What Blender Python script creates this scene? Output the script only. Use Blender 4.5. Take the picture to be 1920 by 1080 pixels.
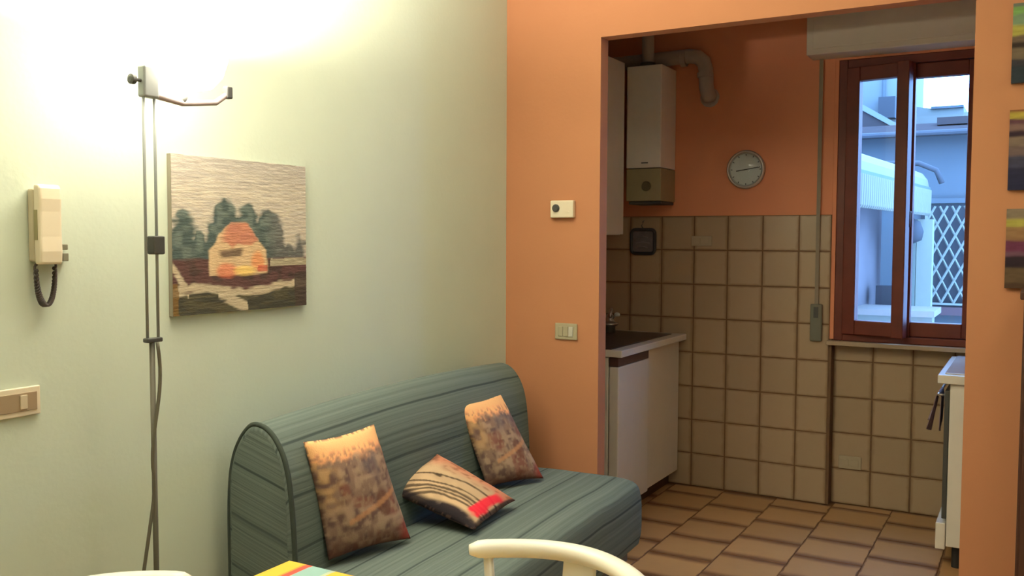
import bpy, bmesh, math, random
import numpy as np
from mathutils import Vector, Matrix

# ------------------------------------------------------------------ clear
for o in list(bpy.data.objects): bpy.data.objects.remove(o)
S = bpy.context.scene
C = S.collection
random.seed(7); rng = np.random.RandomState(5)

# ------------------------------------------------------------------ camera
cam_d = bpy.data.cameras.new('camera'); cam_d.sensor_width = 36.0
cam_d.lens = 1716.3/1920*36; cam_d.clip_start = 0.05; cam_d.clip_end = 200
cam = bpy.data.objects.new('camera', cam_d); C.objects.link(cam)
right = Vector((0.86694139, 0.49839588, 0.00376428))
down = Vector((0.03014591, -0.04489599, -0.99853672))
fwd = Vector((-0.49749759, 0.86578629, -0.05394679))
M = Matrix((right, -down, -fwd)).transposed().to_4x4()
M.translation = Vector((0, 0, 1.47)); cam.matrix_world = M
S.camera = cam

# ------------------------------------------------------------------ world, light, exposure
W = bpy.data.worlds.new('dusk_sky'); S.world = W; W.use_nodes = True
wn = W.node_tree; wn.nodes.clear()
wo = wn.nodes.new('ShaderNodeOutputWorld'); wb = wn.nodes.new('ShaderNodeBackground')
wb.inputs[0].default_value = (0.21, 0.46, 1.0, 1); wb.inputs[1].default_value = 18.0
wn.links.new(wb.outputs[0], wo.inputs[0])
S.view_settings.view_transform = 'Standard'; S.view_settings.look = 'None'
S.view_settings.gamma = 1.0; S.view_settings.use_curve_mapping = False
S.view_settings.exposure = 0.0
SHADE_EMIT = 22.0      # opal lamp glass
UP_WATT = 30.0         # halogen beam thrown at the ceiling
LAMP_COL = (1.0, 0.91, 0.74)
CEIL_FILL = 28.0       # emission of the added, unseen fill lamp on the ceiling

# ------------------------------------------------------------------ helpers
def lin(c):
    return tuple(((v/255)/12.92 if v/255 <= 0.04045 else ((v/255+0.055)/1.055)**2.4) for v in c)

def mat(name, col, rough=0.6, metal=0.0, var=0.06, scale=18.0, bump=0.0, bscale=120.0, coat=0.0, emit=None, spec=0.5):
    m = bpy.data.materials.new(name); m.use_nodes = True
    nt = m.node_tree; b = nt.nodes['Principled BSDF']
    b.inputs['Roughness'].default_value = rough; b.inputs['Metallic'].default_value = metal
    b.inputs['Coat Weight'].default_value = coat
    b.inputs['Specular IOR Level'].default_value = spec
    tc = nt.nodes.new('ShaderNodeTexCoord')
    no = nt.nodes.new('ShaderNodeTexNoise'); no.inputs['Scale'].default_value = scale; no.inputs['Detail'].default_value = 4
    nt.links.new(tc.outputs['Object'], no.inputs['Vector'])
    mx = nt.nodes.new('ShaderNodeMix'); mx.data_type = 'RGBA'
    mx.inputs[6].default_value = (*[c*(1-var) for c in col], 1)
    mx.inputs[7].default_value = (*[min(1, c*(1+var)) for c in col], 1)
    nt.links.new(no.outputs[0], mx.inputs[0]); nt.links.new(mx.outputs[2], b.inputs['Base Color'])
    if bump:
        n2 = nt.nodes.new('ShaderNodeTexNoise'); n2.inputs['Scale'].default_value = bscale
        nt.links.new(tc.outputs['Object'], n2.inputs['Vector'])
        bp = nt.nodes.new('ShaderNodeBump'); bp.inputs['Strength'].default_value = bump; bp.inputs['Distance'].default_value = 0.004
        nt.links.new(n2.outputs[0], bp.inputs['Height']); nt.links.new(bp.outputs[0], b.inputs['Normal'])
    if emit:
        b.inputs['Emission Color'].default_value = (*emit[0], 1); b.inputs['Emission Strength'].default_value = emit[1]
    return m

def obj(name, bm, m, parent=None, smooth=False, kind=None, bevel=0):
    if isinstance(bm, bpy.types.Mesh): me = bm
    else:
        bmesh.ops.recalc_face_normals(bm, faces=bm.faces)
        me = bpy.data.meshes.new(name); bm.to_mesh(me); bm.free()
    if m is not None and not me.materials: me.materials.append(m)
    if smooth:
        for p in me.polygons: p.use_smooth = True
    o = bpy.data.objects.new(name, me); C.objects.link(o)
    if parent: o.parent = parent
    if kind: o['kind'] = kind
    if bevel:
        bv = o.modifiers.new('bevel', 'BEVEL'); bv.width = bevel; bv.segments = 3; bv.limit_method = 'ANGLE'
    return o

def thing(name, label, cat, loc=(0, 0, 0), rotz=0, group=None):
    o = bpy.data.objects.new(name, None); C.objects.link(o); o.empty_display_size = 0.05
    o.location = loc; o.rotation_euler = (0, 0, rotz)
    o['label'] = label; o['category'] = cat
    if group: o['group'] = group
    return o

def tag(o, label, cat, group=None, kind=None):
    o['label'] = label; o['category'] = cat
    if group: o['group'] = group
    if kind: o['kind'] = kind
    return o

def setting(name, label, parent_mesh=None):
    o = thing(name, label, 'setting'); o['kind'] = 'structure'; return o

def bx(bm, x0, x1, y0, y1, z0, z1):
    v = [bm.verts.new((x, y, z)) for x in (x0, x1) for y in (y0, y1) for z in (z0, z1)]
    for f in ((0, 1, 3, 2), (4, 6, 7, 5), (0, 4, 5, 1), (2, 3, 7, 6), (0, 2, 6, 4), (1, 5, 7, 3)):
        bm.faces.new([v[i] for i in f])
    return bm

def box(*a): return bx(bmesh.new(), *a)

def prism(pts, axis, a, b):
    """polygon pts (2d) extruded along axis from a to b"""
    bm = bmesh.new()
    def p3(p, t):
        if axis == 'x': return (t, p[0], p[1])
        if axis == 'y': return (p[0], t, p[1])
        return (p[0], p[1], t)
    A = [bm.verts.new(p3(p, a)) for p in pts]; B = [bm.verts.new(p3(p, b)) for p in pts]
    n = len(pts)
    bm.faces.new(A); bm.faces.new(B[::-1])
    for i in range(n): bm.faces.new((A[i], B[i], B[(i+1) % n], A[(i+1) % n]))
    return bm

def tube(pts, r, n=12, bm=None, cap=True, flat=None):
    """round tube along pts; r number or list; flat=(a,b) scales the two section axes"""
    bm = bm or bmesh.new(); P = [Vector(p) for p in pts]
    R = r if isinstance(r, (list, tuple)) else [r]*len(P)
    ref = None; rings = []
    for i, p in enumerate(P):
        t = (P[min(i+1, len(P)-1)] - P[max(i-1, 0)]).normalized()
        if ref is None:
            ref = Vector((0, 0, 1)) if abs(t.z) < 0.9 else Vector((1, 0, 0))
        s = t.cross(ref).normalized(); u = s.cross(t).normalized(); ref = u
        fa, fb = flat or (1, 1)
        rings.append([bm.verts.new(p + R[i]*(fa*math.cos(2*math.pi*k/n)*s + fb*math.sin(2*math.pi*k/n)*u)) for k in range(n)])
    for a, b in zip(rings, rings[1:]):
        for k in range(n): bm.faces.new((a[k], a[(k+1) % n], b[(k+1) % n], b[k]))
    if cap: bm.faces.new(rings[0][::-1]); bm.faces.new(rings[-1])
    return bm

def lathe(prof, n=40, axis='z', bm=None, at=(0, 0, 0)):
    """prof = [(radius, height)] turned round axis"""
    bm = bm or bmesh.new(); rings = []; a0 = Vector(at)
    for r, h in prof:
        ring = []
        for k in range(n):
            c, s = r*math.cos(2*math.pi*k/n), r*math.sin(2*math.pi*k/n)
            v = {'z': (c, s, h), 'y': (c, h, s), 'x': (h, c, s)}[axis]
            ring.append(bm.verts.new(a0 + Vector(v)))
        rings.append(ring)
    for a, b in zip(rings, rings[1:]):
        for k in range(n): bm.faces.new((a[k], a[(k+1) % n], b[(k+1) % n], b[k]))
    bm.faces.new(rings[0][::-1]); bm.faces.new(rings[-1])
    return bm

def grid_mesh(name, P, col=None, closed_u=False, uv=None):
    """P (nu,nv,3) array -> mesh; col (nu,nv,3) linear colours"""
    nu, nv = P.shape[:2]
    idx = np.arange(nu*nv).reshape(nu, nv)
    f = np.stack([idx[:-1, :-1], idx[1:, :-1], idx[1:, 1:], idx[:-1, 1:]], -1).reshape(-1, 4)
    me = bpy.data.meshes.new(name); me.from_pydata(P.reshape(-1, 3).tolist(), [], f.tolist())
    if col is not None:
        a = me.color_attributes.new('Col', 'FLOAT_COLOR', 'POINT')
        c = np.ones((nu*nv, 4), np.float32); c[:, :3] = col.reshape(-1, 3)
        a.data.foreach_set('color', c.ravel())
    if uv is not None:
        l = me.uv_layers.new(name='UVMap'); U = uv.reshape(-1, 2)
        l.data.foreach_set('uv', U[f.ravel()].astype(np.float32).ravel())
    me.update(); return me

def vcol_mat(name, rough=0.9, weave=0.0, wscale=400.0, vec=(1, 1, 1)):
    m = bpy.data.materials.new(name); m.use_nodes = True; nt = m.node_tree; b = nt.nodes['Principled BSDF']
    a = nt.nodes.new('ShaderNodeVertexColor'); a.layer_name = 'Col'
    nt.links.new(a.outputs[0], b.inputs['Base Color']); b.inputs['Roughness'].default_value = rough
    b.inputs['Specular IOR Level'].default_value = 0.2
    if weave:
        tc = nt.nodes.new('ShaderNodeTexCoord'); mp = nt.nodes.new('ShaderNodeMapping'); mp.inputs['Scale'].default_value = vec
        n = nt.nodes.new('ShaderNodeTexNoise'); n.inputs['Scale'].default_value = wscale
        bp = nt.nodes.new('ShaderNodeBump'); bp.inputs['Strength'].default_value = weave; bp.inputs['Distance'].default_value = 0.003
        nt.links.new(tc.outputs['Object'], mp.inputs[0]); nt.links.new(mp.outputs[0], n.inputs['Vector'])
        nt.links.new(n.outputs[0], bp.inputs['Height']); nt.links.new(bp.outputs[0], b.inputs['Normal'])
    return m

def vnoise(x, y, f, seed):
    """smooth value noise on arrays"""
    r = np.random.RandomState(seed).rand(64, 64)
    X, Y = x*f, y*f; i = np.floor(X).astype(int); j = np.floor(Y).astype(int)
    fx, fy = X-i, Y-j; fx = fx*fx*(3-2*fx); fy = fy*fy*(3-2*fy)
    g = lambda a, b: r[a % 64, b % 64]
    return (g(i, j)*(1-fx)+g(i+1, j)*fx)*(1-fy)+(g(i, j+1)*(1-fx)+g(i+1, j+1)*fx)*fy

def blend(c, m, rgb):
    m = np.clip(m, 0, 1)[..., None]; return c*(1-m)+np.array(rgb)*m

def sst(a, b, x): t = np.clip((x-a)/(b-a), 0, 1); return t*t*(3-2*t)

# ------------------------------------------------------------------ materials
GREEN = mat('pale_green_paint', (0.62, 0.69, 0.56), 0.85, var=0.03, scale=6, bump=0.12, bscale=60)
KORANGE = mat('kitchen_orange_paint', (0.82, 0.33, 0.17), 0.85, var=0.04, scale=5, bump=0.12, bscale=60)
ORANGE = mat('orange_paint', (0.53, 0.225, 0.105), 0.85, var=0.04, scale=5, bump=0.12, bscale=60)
CEILM = mat('white_ceiling_paint', (0.86, 0.86, 0.83), 0.9, var=0.02)
WHITE = mat('cream_enamel', (0.84, 0.80, 0.70), 0.25, var=0.03)
WHITE2 = mat('white_enamel_gloss', (0.74, 0.74, 0.70), 0.07, var=0.02)
IVORY = mat('ivory_plastic', (0.80, 0.70, 0.52), 0.35, var=0.02)
GROUT = mat('brown_grout', (0.20, 0.115, 0.06), 0.95, var=0.15, scale=30)
WOOD = mat('red_brown_window_wood', (0.16, 0.026, 0.010), 0.5, var=0.3, scale=12)
DWOOD = mat('dark_brown_wood', (0.075, 0.028, 0.018), 0.4, var=0.3, scale=9)
DARKTOP = mat('dark_brown_worktop', (0.055, 0.038, 0.03), 0.35, var=0.2)
BROWNH = mat('brown_plastic_strip', (0.10, 0.05, 0.035), 0.4, var=0.1)
STEEL = mat('brushed_steel', (0.62, 0.62, 0.60), 0.3, metal=0.9, var=0.05)
GREYM = mat('grey_painted_metal', (0.30, 0.32, 0.31), 0.45, metal=0.2, var=0.05)
DGREY = mat('dark_grey_plastic', (0.07, 0.07, 0.065), 0.5, var=0.1)
CABLE = mat('grey_cable', (0.13, 0.12, 0.085), 0.6, var=0.1)
PIPEM = mat('dull_white_flue_paint', (0.42, 0.36, 0.32), 0.5, var=0.08)
CHAIRM = mat('cream_white_paint', (0.80, 0.76, 0.66), 0.32, var=0.02)
TAUPE = mat('taupe_plastic', (0.36, 0.26, 0.16), 0.5, var=0.06)
KEYM = mat('grey_beige_plate', (0.42, 0.37, 0.24), 0.4, var=0.05)
BLACK = mat('black_rubber', (0.02, 0.02, 0.02), 0.7)
SHUTM = mat('cream_shutter_box_board', (0.72, 0.66, 0.52), 0.6, var=0.05)
CONC = mat('floor_screed', (0.20, 0.10, 0.04), 0.95, var=0.2)

def glass_mat():
    m = bpy.data.materials.new('window_glass'); m.use_nodes = True; nt = m.node_tree; nt.nodes.clear()
    o = nt.nodes.new('ShaderNodeOutputMaterial'); t = nt.nodes.new('ShaderNodeBsdfTransparent'); g = nt.nodes.new('ShaderNodeBsdfGlossy')
    g.inputs['Roughness'].default_value = 0.03; t.inputs[0].default_value = (0.93, 0.96, 0.97, 1)
    fr = nt.nodes.new('ShaderNodeFresnel'); fr.inputs[0].default_value = 1.45
    mx = nt.nodes.new('ShaderNodeMixShader')
    ge = nt.nodes.new('ShaderNodeNewGeometry'); ml = nt.nodes.new('ShaderNodeMath'); ml.operation = 'MULTIPLY'
    sb = nt.nodes.new('ShaderNodeMath'); sb.operation = 'SUBTRACT'; sb.inputs[0].default_value = 1.0
    nt.links.new(ge.outputs['Backfacing'], sb.inputs[1]); nt.links.new(sb.outputs[0], ml.inputs[0]); nt.links.new(fr.outputs[0], ml.inputs[1])
    nt.links.new(ml.outputs[0], mx.inputs[0]); nt.links.new(t.outputs[0], mx.inputs[1]); nt.links.new(g.outputs[0], mx.inputs[2])
    nt.links.new(mx.outputs[0], o.inputs[0]); return m
GLASS = glass_mat()

def tile_mat(name, base, edge, ew, ew2, rough, axes=('X', 'Z'), rand=0.12, k=0.85):
    """a glazed tile: colour varies per tile (object random), clouded, browner towards its rim"""
    m = bpy.data.materials.new(name); m.use_nodes = True; nt = m.node_tree; b = nt.nodes['Principled BSDF']
    tc = nt.nodes.new('ShaderNodeTexCoord'); sp = nt.nodes.new('ShaderNodeSeparateXYZ'); nt.links.new(tc.outputs['Generated'], sp.inputs[0])
    oi = nt.nodes.new('ShaderNodeObjectInfo')
    no = nt.nodes.new('ShaderNodeTexNoise'); no.noise_dimensions = '4D'; no.inputs['Scale'].default_value = 3.2; no.inputs['Detail'].default_value = 5
    nt.links.new(tc.outputs['Generated'], no.inputs['Vector'])
    mw = nt.nodes.new('ShaderNodeMath'); mw.operation = 'MULTIPLY'; mw.inputs[1].default_value = 50
    nt.links.new(oi.outputs['Random'], mw.inputs[0]); nt.links.new(mw.outputs[0], no.inputs['W'])
    def math_(op, a, bb=None):
        n = nt.nodes.new('ShaderNodeMath'); n.operation = op
        for i, v in enumerate((a, bb)):
            if v is None: continue
            if isinstance(v, (int, float)): n.inputs[i].default_value = v
            else: nt.links.new(v, n.inputs[i])
        return n.outputs[0]
    def rim(axis, w):
        d = math_('ABSOLUTE', math_('SUBTRACT', sp.outputs[axis], 0.5))
        d = math_('ADD', d, math_('MULTIPLY', math_('SUBTRACT', no.outputs[0], 0.5), 0.10))
        mr = nt.nodes.new('ShaderNodeMapRange'); mr.interpolation_type = 'SMOOTHSTEP'
        mr.inputs[1].default_value = 0.5-w; mr.inputs[2].default_value = 0.5
        nt.links.new(d, mr.inputs[0]); return mr.outputs[0]
    e = math_('MAXIMUM', rim(axes[0], ew), rim(axes[1], ew2))
    e = math_('MINIMUM', math_('ADD', math_('MULTIPLY', e, k), math_('MULTIPLY', math_('SUBTRACT', no.outputs[0], 0.5), 0.35)), 1.0)
    e = math_('MAXIMUM', e, 0.0)
    mx = nt.nodes.new('ShaderNodeMix'); mx.data_type = 'RGBA'
    mx.inputs[6].default_value = (*base, 1); mx.inputs[7].default_value = (*edge, 1); nt.links.new(e, mx.inputs[0])
    hs = nt.nodes.new('ShaderNodeHueSaturation'); nt.links.new(mx.outputs[2], hs.inputs['Color'])
    nt.links.new(math_('ADD', math_('MULTIPLY', oi.outputs['Random'], 2*rand), 1-rand), hs.inputs['Value'])
    nt.links.new(hs.outputs[0], b.inputs['Base Color']); b.inputs['Roughness'].default_value = rough
    return m
WTILE = tile_mat('beige_glazed_tile', (0.45, 0.33, 0.205), (0.33, 0.22, 0.12), 0.10, 0.06, 0.3, rand=0.05)
FTILE = tile_mat('sandy_brown_floor_tile', (0.52, 0.30, 0.125), (0.16, 0.062, 0.022), 0.02, 0.20, 0.4, axes=('X', 'Y'), rand=0.06, k=0.95)

# ------------------------------------------------------------------ the room shell
XL, XR, YF, YN, HC = -2.10, 1.90, 3.60, -1.60, 2.75        # living room
KXL, KXR, KY = -2.43, 0.22, 5.22                           # kitchen
PT = 0.075                                                 # partition thickness
def struct(name, bm, m, parent=None, label=None, **k):
    o = obj(name, bm, m, parent, **k)
    if not parent: o['kind'] = 'structure'
    if label: o['label'] = label
    return o

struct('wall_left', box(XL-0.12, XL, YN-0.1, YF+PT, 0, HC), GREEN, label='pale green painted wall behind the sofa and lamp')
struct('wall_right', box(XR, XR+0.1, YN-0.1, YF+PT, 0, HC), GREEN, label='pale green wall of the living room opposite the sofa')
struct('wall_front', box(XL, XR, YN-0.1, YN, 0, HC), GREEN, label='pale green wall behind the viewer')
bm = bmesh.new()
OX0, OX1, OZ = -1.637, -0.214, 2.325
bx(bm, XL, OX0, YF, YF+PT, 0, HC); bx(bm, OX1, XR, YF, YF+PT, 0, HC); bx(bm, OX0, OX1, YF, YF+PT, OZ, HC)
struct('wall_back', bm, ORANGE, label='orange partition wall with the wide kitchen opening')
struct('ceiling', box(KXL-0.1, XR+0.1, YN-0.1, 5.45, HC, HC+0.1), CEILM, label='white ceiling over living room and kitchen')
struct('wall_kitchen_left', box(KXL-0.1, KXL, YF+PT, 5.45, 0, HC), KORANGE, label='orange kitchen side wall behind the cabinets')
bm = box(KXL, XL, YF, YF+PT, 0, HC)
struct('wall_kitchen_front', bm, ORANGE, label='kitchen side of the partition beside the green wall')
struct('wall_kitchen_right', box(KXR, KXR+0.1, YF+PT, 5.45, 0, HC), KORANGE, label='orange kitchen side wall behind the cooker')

# kitchen back wall, with a shallow niche (7 cm) from x=-0.985 rightwards that holds the window
NX, NY = -0.985, 5.29
WX0, WX1, WZ0, WZ1 = -0.965, -0.225, 0.925, 2.44
bm = bmesh.new()
bx(bm, KXL, NX, KY+0.008, 5.45, 0, HC)
bx(bm, NX, KXR, NY+0.008, 5.45, 0, WZ0)
bx(bm, NX, WX0, NY-0.06, 5.45, WZ0, HC)
bx(bm, WX1, KXR, NY-0.06, 5.45, WZ0, HC)
bx(bm, WX0, WX1, NY-0.06, 5.45, WZ1, HC)
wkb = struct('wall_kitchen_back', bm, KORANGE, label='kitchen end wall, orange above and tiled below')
# grout bed, 1.6 m high
bm = bmesh.new(); bx(bm, KXL, NX, KY+0.003, KY+0.008, 0, 1.607); bx(bm, NX, KXR, NY+0.003, NY+0.008, 0, WZ0-0.03)
bx(bm, NX-0.0, NX+0.012, KY+0.006, NY+0.006, 0, WZ0)
obj('grout', bm, GROUT, wkb)
def tile_mesh(w, h, t, axis):
    bm = box(-w/2, w/2, -h/2, h/2, -t, 0)
    top = [e for e in bm.edges if all(v.co.z > -1e-6 for v in e.verts)]
    bmesh.ops.bevel(bm, geom=top, offset=0.0018, segments=1, affect='EDGES')
    if axis == 'y': bmesh.ops.rotate(bm, verts=bm.verts, cent=(0, 0, 0), matrix=Matrix.Rotation(math.pi/2, 3, 'X'))
    bmesh.ops.recalc_face_normals(bm, faces=bm.faces)
    me = bpy.data.meshes.new('tile'); bm.to_mesh(me); bm.free(); return me
TW = tile_mesh(0.1935, 0.1945, 0.009, 'y'); TW.materials.append(WTILE)
tcache = {}
def wtile(x0, x1, z0, z1, y):
    w, h = round(x1-x0-0.0075, 4), round(z1-z0-0.0065, 4)
    k = (w, h)
    if k not in tcache:
        tcache[k] = tile_mesh(w, h, 0.009, 'y'); tcache[k].materials.append(WTILE)
    o = bpy.data.objects.new('tile', tcache[k]); C.objects.link(o); o.parent = wkb
    o.location = ((x0+x1)/2, y + random.uniform(-0.0008, 0.0008), (z0+z1)/2)
xs = [-1.158-0.2013*k for k in range(6, -1, -1)]
xs = [KXL] + xs + [NX]
zs = [0.0, 0.197, 0.398, 0.598, 0.801, 1.004, 1.204, 1.406, 1.607]
for r in range(8):
    for a, b in zip(xs, xs[1:]):
        if b-a > 0.03: wtile(a, b, zs[r], zs[r+1], KY)
xn = [NX+0.012, -0.765, -0.563, -0.361, -0.159, 0.043, KXR]
for r in range(5):
    z1 = min(zs[r+1], WZ0-0.03)
    for a, b in zip(xn, xn[1:]): wtile(a, b, zs[r], z1, NY)

# floor with single tiles, running bond (columns run away from the camera)
fl = struct('floor', box(KXL-0.1, XR+0.1, YN-0.1, 5.45, -0.1, -0.003), CONC, label='tiled floor of sandy brown squares with dark rims')
FT = tile_mesh(0.294, 0.289, 0.006, 'z'); FT.materials.append(FTILE)
FTW = 0.3015; FTD = 0.2965
col = 0; nf = 0; fcache = {}
x = -1.853 - 2*FTW
while x < XR:
    off = 4.157 if round((x+1.853)/FTW) % 2 == 0 else 4.157+FTD/2
    k0 = math.floor((YN-off)/FTD)
    for k in range(k0, 30):
        y0, y1 = off+k*FTD, off+(k+1)*FTD
        xa, xb = x, x+FTW
        if y0 < YN: y0 = YN
        if (y0+y1)/2 < YF: lo, hi, ymax = XL, XR, KY
        else: lo, hi, ymax = KXL, KXR, (NY if xb > NX+0.1 else KY)
        y1 = min(y1, ymax)
        xa, xb = max(xa, lo), min(xb, hi)
        if xb-xa < 0.03 or y1-y0 < 0.03: continue
        w, d = round(xb-xa-0.003, 3), round(y1-y0-0.008, 3)
        if (w, d) not in fcache:
            me = tile_mesh(w, d, 0.008, 'z'); me.materials.append(FTILE); fcache[(w, d)] = me
        if nf < 298 :
            o = bpy.data.objects.new('tile', fcache[(w, d)]); C.objects.link(o); o.parent = fl
            o.location = ((xa+xb)/2, (y0+y1)/2, random.uniform(-0.0006, 0.0006)); nf += 1
    x += FTW
print('floor tiles', nf)

# trims
struct('trim_1', box(NX-0.012, KXR, KY-0.028, NY-0.01, 0.893, 0.917), mat('pale_stone_sill', (0.42, 0.32, 0.21), 0.5, var=0.1), label='pale stone window sill in the kitchen', bevel=0.004)

# ------------------------------------------------------------------ kitchen window (left leaf ajar)
win = thing('window_1', 'red-brown wooden kitchen window with its left leaf ajar', 'window'); win['kind'] = 'structure'
del win['category']
WY0, WY1 = 5.235, 5.31
bm = bmesh.new()
bx(bm, WX0, WX0+0.045, WY0, WY1, WZ0-0.007, WZ1); bx(bm, WX1-0.045, WX1, WY0, WY1, WZ0-0.007, WZ1)
bx(bm, WX0+0.045, WX1-0.045, WY0, WY1, WZ1-0.045, WZ1); bx(bm, WX0+0.045, WX1-0.045, WY0, WY1, WZ0-0.007, WZ0+0.03)
obj('window_frame', bm, WOOD, win, bevel=0.004)
def leaf(w, h, angle, hinge, sign, st=0.062, sm=0.062):
    """leaf in its own frame: hinge at x=0, extends sign*w"""
    e = bpy.data.objects.new('window_leaf', None); C.objects.link(e); e.parent = win; e.empty_display_size = 0.05
    e.location = hinge; e.rotation_euler = (0, 0, angle)
    t0, t1 = -0.028, 0.028
    X = lambda a, b: (min(sign*a, sign*b), max(sign*a, sign*b))
    obj('stile', box(*X(0, st), t0, t1, 0, h), WOOD, e, bevel=0.005)
    obj('stile', box(*X(w-sm, w), t0-0.012, t1, -0.004, h+0.004), WOOD, e, bevel=0.005)
    obj('rail', box(*X(st, w-sm), t0, t1, 0, 0.078), WOOD, e, bevel=0.005)
    obj('rail', box(*X(st, w-sm), t0, t1, h-0.075, h), WOOD, e, bevel=0.005)
    obj('pane', box(*X(st, w-sm), -0.003, 0.003, 0.078, h-0.075), GLASS, e)
    return e
lh = WZ1-WZ0-0.075-0.004
l1 = leaf(0.328, lh, -math.radians(11), (WX0+0.045+0.002, WY0+0.010, WZ0+0.032), 1, 0.07, 0.062)
lw = 0.350
l2 = leaf(lw, lh, 0, (WX1-0.047, WY0+0.044, WZ0+0.032), -1, 0.062, 0.040)
obj('window_handle', tube([(-lw+0.03, -0.045, 0.66), (-lw+0.03, -0.065, 0.66), (-lw+0.03, -0.068, 0.58)], 0.007), mat('dark_bronze', (0.10, 0.05, 0.03), 0.5, metal=0.6), l2, smooth=True)

# ------------------------------------------------------------------ roller-shutter box, strap, winder
t = thing('shutter_box', 'cream roller-shutter box above the kitchen window', 'shutter box', (-0.45, 5.2, 2.45))
o = obj('case', box(-0.655, 0.665, -0.14, 0.027, 0.0, 0.2985), SHUTM, t, bevel=0.006)
obj('inspection_panel', box(-0.62, 0.63, -0.148, -0.14, 0.03, 0.2685), SHUTM, t, bevel=0.003)
t = thing('shutter_winder', 'grey shutter strap with a green-grey winder box left of the kitchen window', 'shutter winder', (-1.03, KY, 1.0))
obj('strap', box(-0.034, -0.014, -0.016, -0.013, 0.11, 1.45), mat('woven_grey_strap', (0.30, 0.25, 0.18), 0.9, var=0.1), t)
obj('winder_box', box(-0.055, 0.008, -0.024, -0.001, -0.09, 0.115), mat('green_grey_plastic', (0.17, 0.17, 0.12), 0.5), t, bevel=0.006)
obj('slot', box(-0.036, -0.012, -0.027, -0.024, 0.04, 0.10), DGREY, t)

# ------------------------------------------------------------------ kitchen left: fridge, cabinet, worktop, wall unit
t = thing('fridge', 'white under-counter fridge with brown grip strip at the near end', 'fridge', (-2.12, 4.45, 0))
obj('body', box(-0.29, 0.245, -0.205, 0.215, 0.05, 0.870), WHITE, t, bevel=0.004)
obj('door', box(0.250, 0.302, -0.205, 0.215, 0.09, 0.822), WHITE, t, bevel=0.006)
obj('grip_strip', box(0.250, 0.299, -0.207, 0.215, 0.824, 0.871), BROWNH, t, bevel=0.003)
obj('plinth', box(0.20, 0.262, -0.20, 0.21, 0.0005, 0.085), DGREY, t)
for sx in (-0.25, 0.16):
    for sy in (-0.17, 0.17): obj('foot', lathe([(0.016, 0.0), (0.016, 0.05)], 16, at=(sx, sy, 0.0005)), BLACK, t)
t = thing('base_cabinet', 'cream base cabinet between the fridge and the tiled wall', 'cabinet', (-2.12, 4.935, 0))
obj('body', box(-0.29, 0.262, -0.258, 0.268, 0.085, 0.872), WHITE, t, bevel=0.002)
d = obj('door', box(0.264, 0.282, -0.255, 0.262, 0.09, 0.862), WHITE, t, bevel=0.003)
obj('plinth', box(0.18, 0.225, -0.258, 0.268, 0.0005, 0.085), DWOOD, t)
t = thing('worktop', 'white-edged kitchen worktop with dark brown inset surface', 'worktop', (-2.12, 4.72, 0.874))
obj('slab', box(-0.305, 0.325, -0.49, 0.485, 0, 0.036), WHITE, t, bevel=0.004)
obj('inset_surface', box(-0.30, 0.262, -0.475, 0.40, 0.036, 0.0405), DARKTOP, t, bevel=0.001)
t = thing('kitchen_tap', 'small two-handled kitchen tap on the far corner of the dark worktop', 'tap', (-2.20, 5.00, 0.9148))
obj('body', lathe([(0.032, 0), (0.032, 0.035), (0.05, 0.045), (0.052, 0.055), (0.03, 0.062), (0.022, 0.075), (0.020, 0.105), (0.012, 0.112)], 28), mat('dull_chrome', (0.5, 0.48, 0.42), 0.3, metal=0.8), t, smooth=True)
obj('spout', tube([(0, 0, 0.095), (0.03, -0.05, 0.14), (0.045, -0.09, 0.135), (0.05, -0.11, 0.10)], 0.010), STEEL, t, smooth=True)
for s in (-1, 1):
    h = obj('handle', tube([(s*0.015, 0, 0.085), (s*0.038, 0, 0.10)], 0.007), STEEL, t, smooth=True)
    obj('cap', lathe([(0.004, -0.012), (0.016, -0.010), (0.019, 0.0), (0.014, 0.010), (0.003, 0.013)], 18, at=(s*0.046, 0, 0.108)), WHITE2, h, smooth=True)
t = thing('wall_cabinet', 'cream wall cabinet just behind the left jamb of the opening', 'cabinet', (-2.42, 4.58, 1.492))
obj('body', box(-0.008, 0.30, -0.37, 0.375, 0, 0.995), WHITE, t, bevel=0.002)
obj('door', box(0.302, 0.32, -0.368, -0.003, 0.004, 0.991), WHITE, t, bevel=0.003)
obj('door', box(0.302, 0.32, 0.003, 0.373, 0.004, 0.991), WHITE, t, bevel=0.003)

# ------------------------------------------------------------------ gas boiler and flues
t = thing('gas_boiler', 'cream gas boiler high on the kitchen wall beside the cabinet', 'boiler', (-1.992, 5.10, 1.69))
obj('casing', box(-0.108, 0.106, -0.118, 0.125, 0.19, 0.775), WHITE, t, bevel=0.006)
cp = obj('control_panel', box(-0.108, 0.106, -0.112, 0.125, 0.0, 0.186), mat('khaki_panel', (0.36, 0.31, 0.17), 0.5), t, bevel=0.004)
obj('dial', lathe([(0.028, 0.0), (0.028, -0.006), (0.024, -0.012)], 28, 'y', at=(0.018, -0.112, 0.085)), mat('olive_dial', (0.13, 0.11, 0.05), 0.4), cp, smooth=False)
obj('badge', box(-0.012, 0.028, -0.121, -0.118, 0.215, 0.222), DGREY, t)
obj('drip_tray', box(-0.10, 0.10, -0.09, 0.12, -0.018, -0.001), DGREY, t, bevel=0.003)
obj('top_flange', lathe([(0.045, 0.775), (0.045, 0.80), (0.036, 0.803)], 28, at=(-0.01, -0.04, 0)), DGREY, t)
o = obj('flue_pipe', lathe([(0.035, 0.803), (0.035, 1.058)], 32, at=(-0.01, -0.04, 0)), PIPEM, t, smooth=True)
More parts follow.
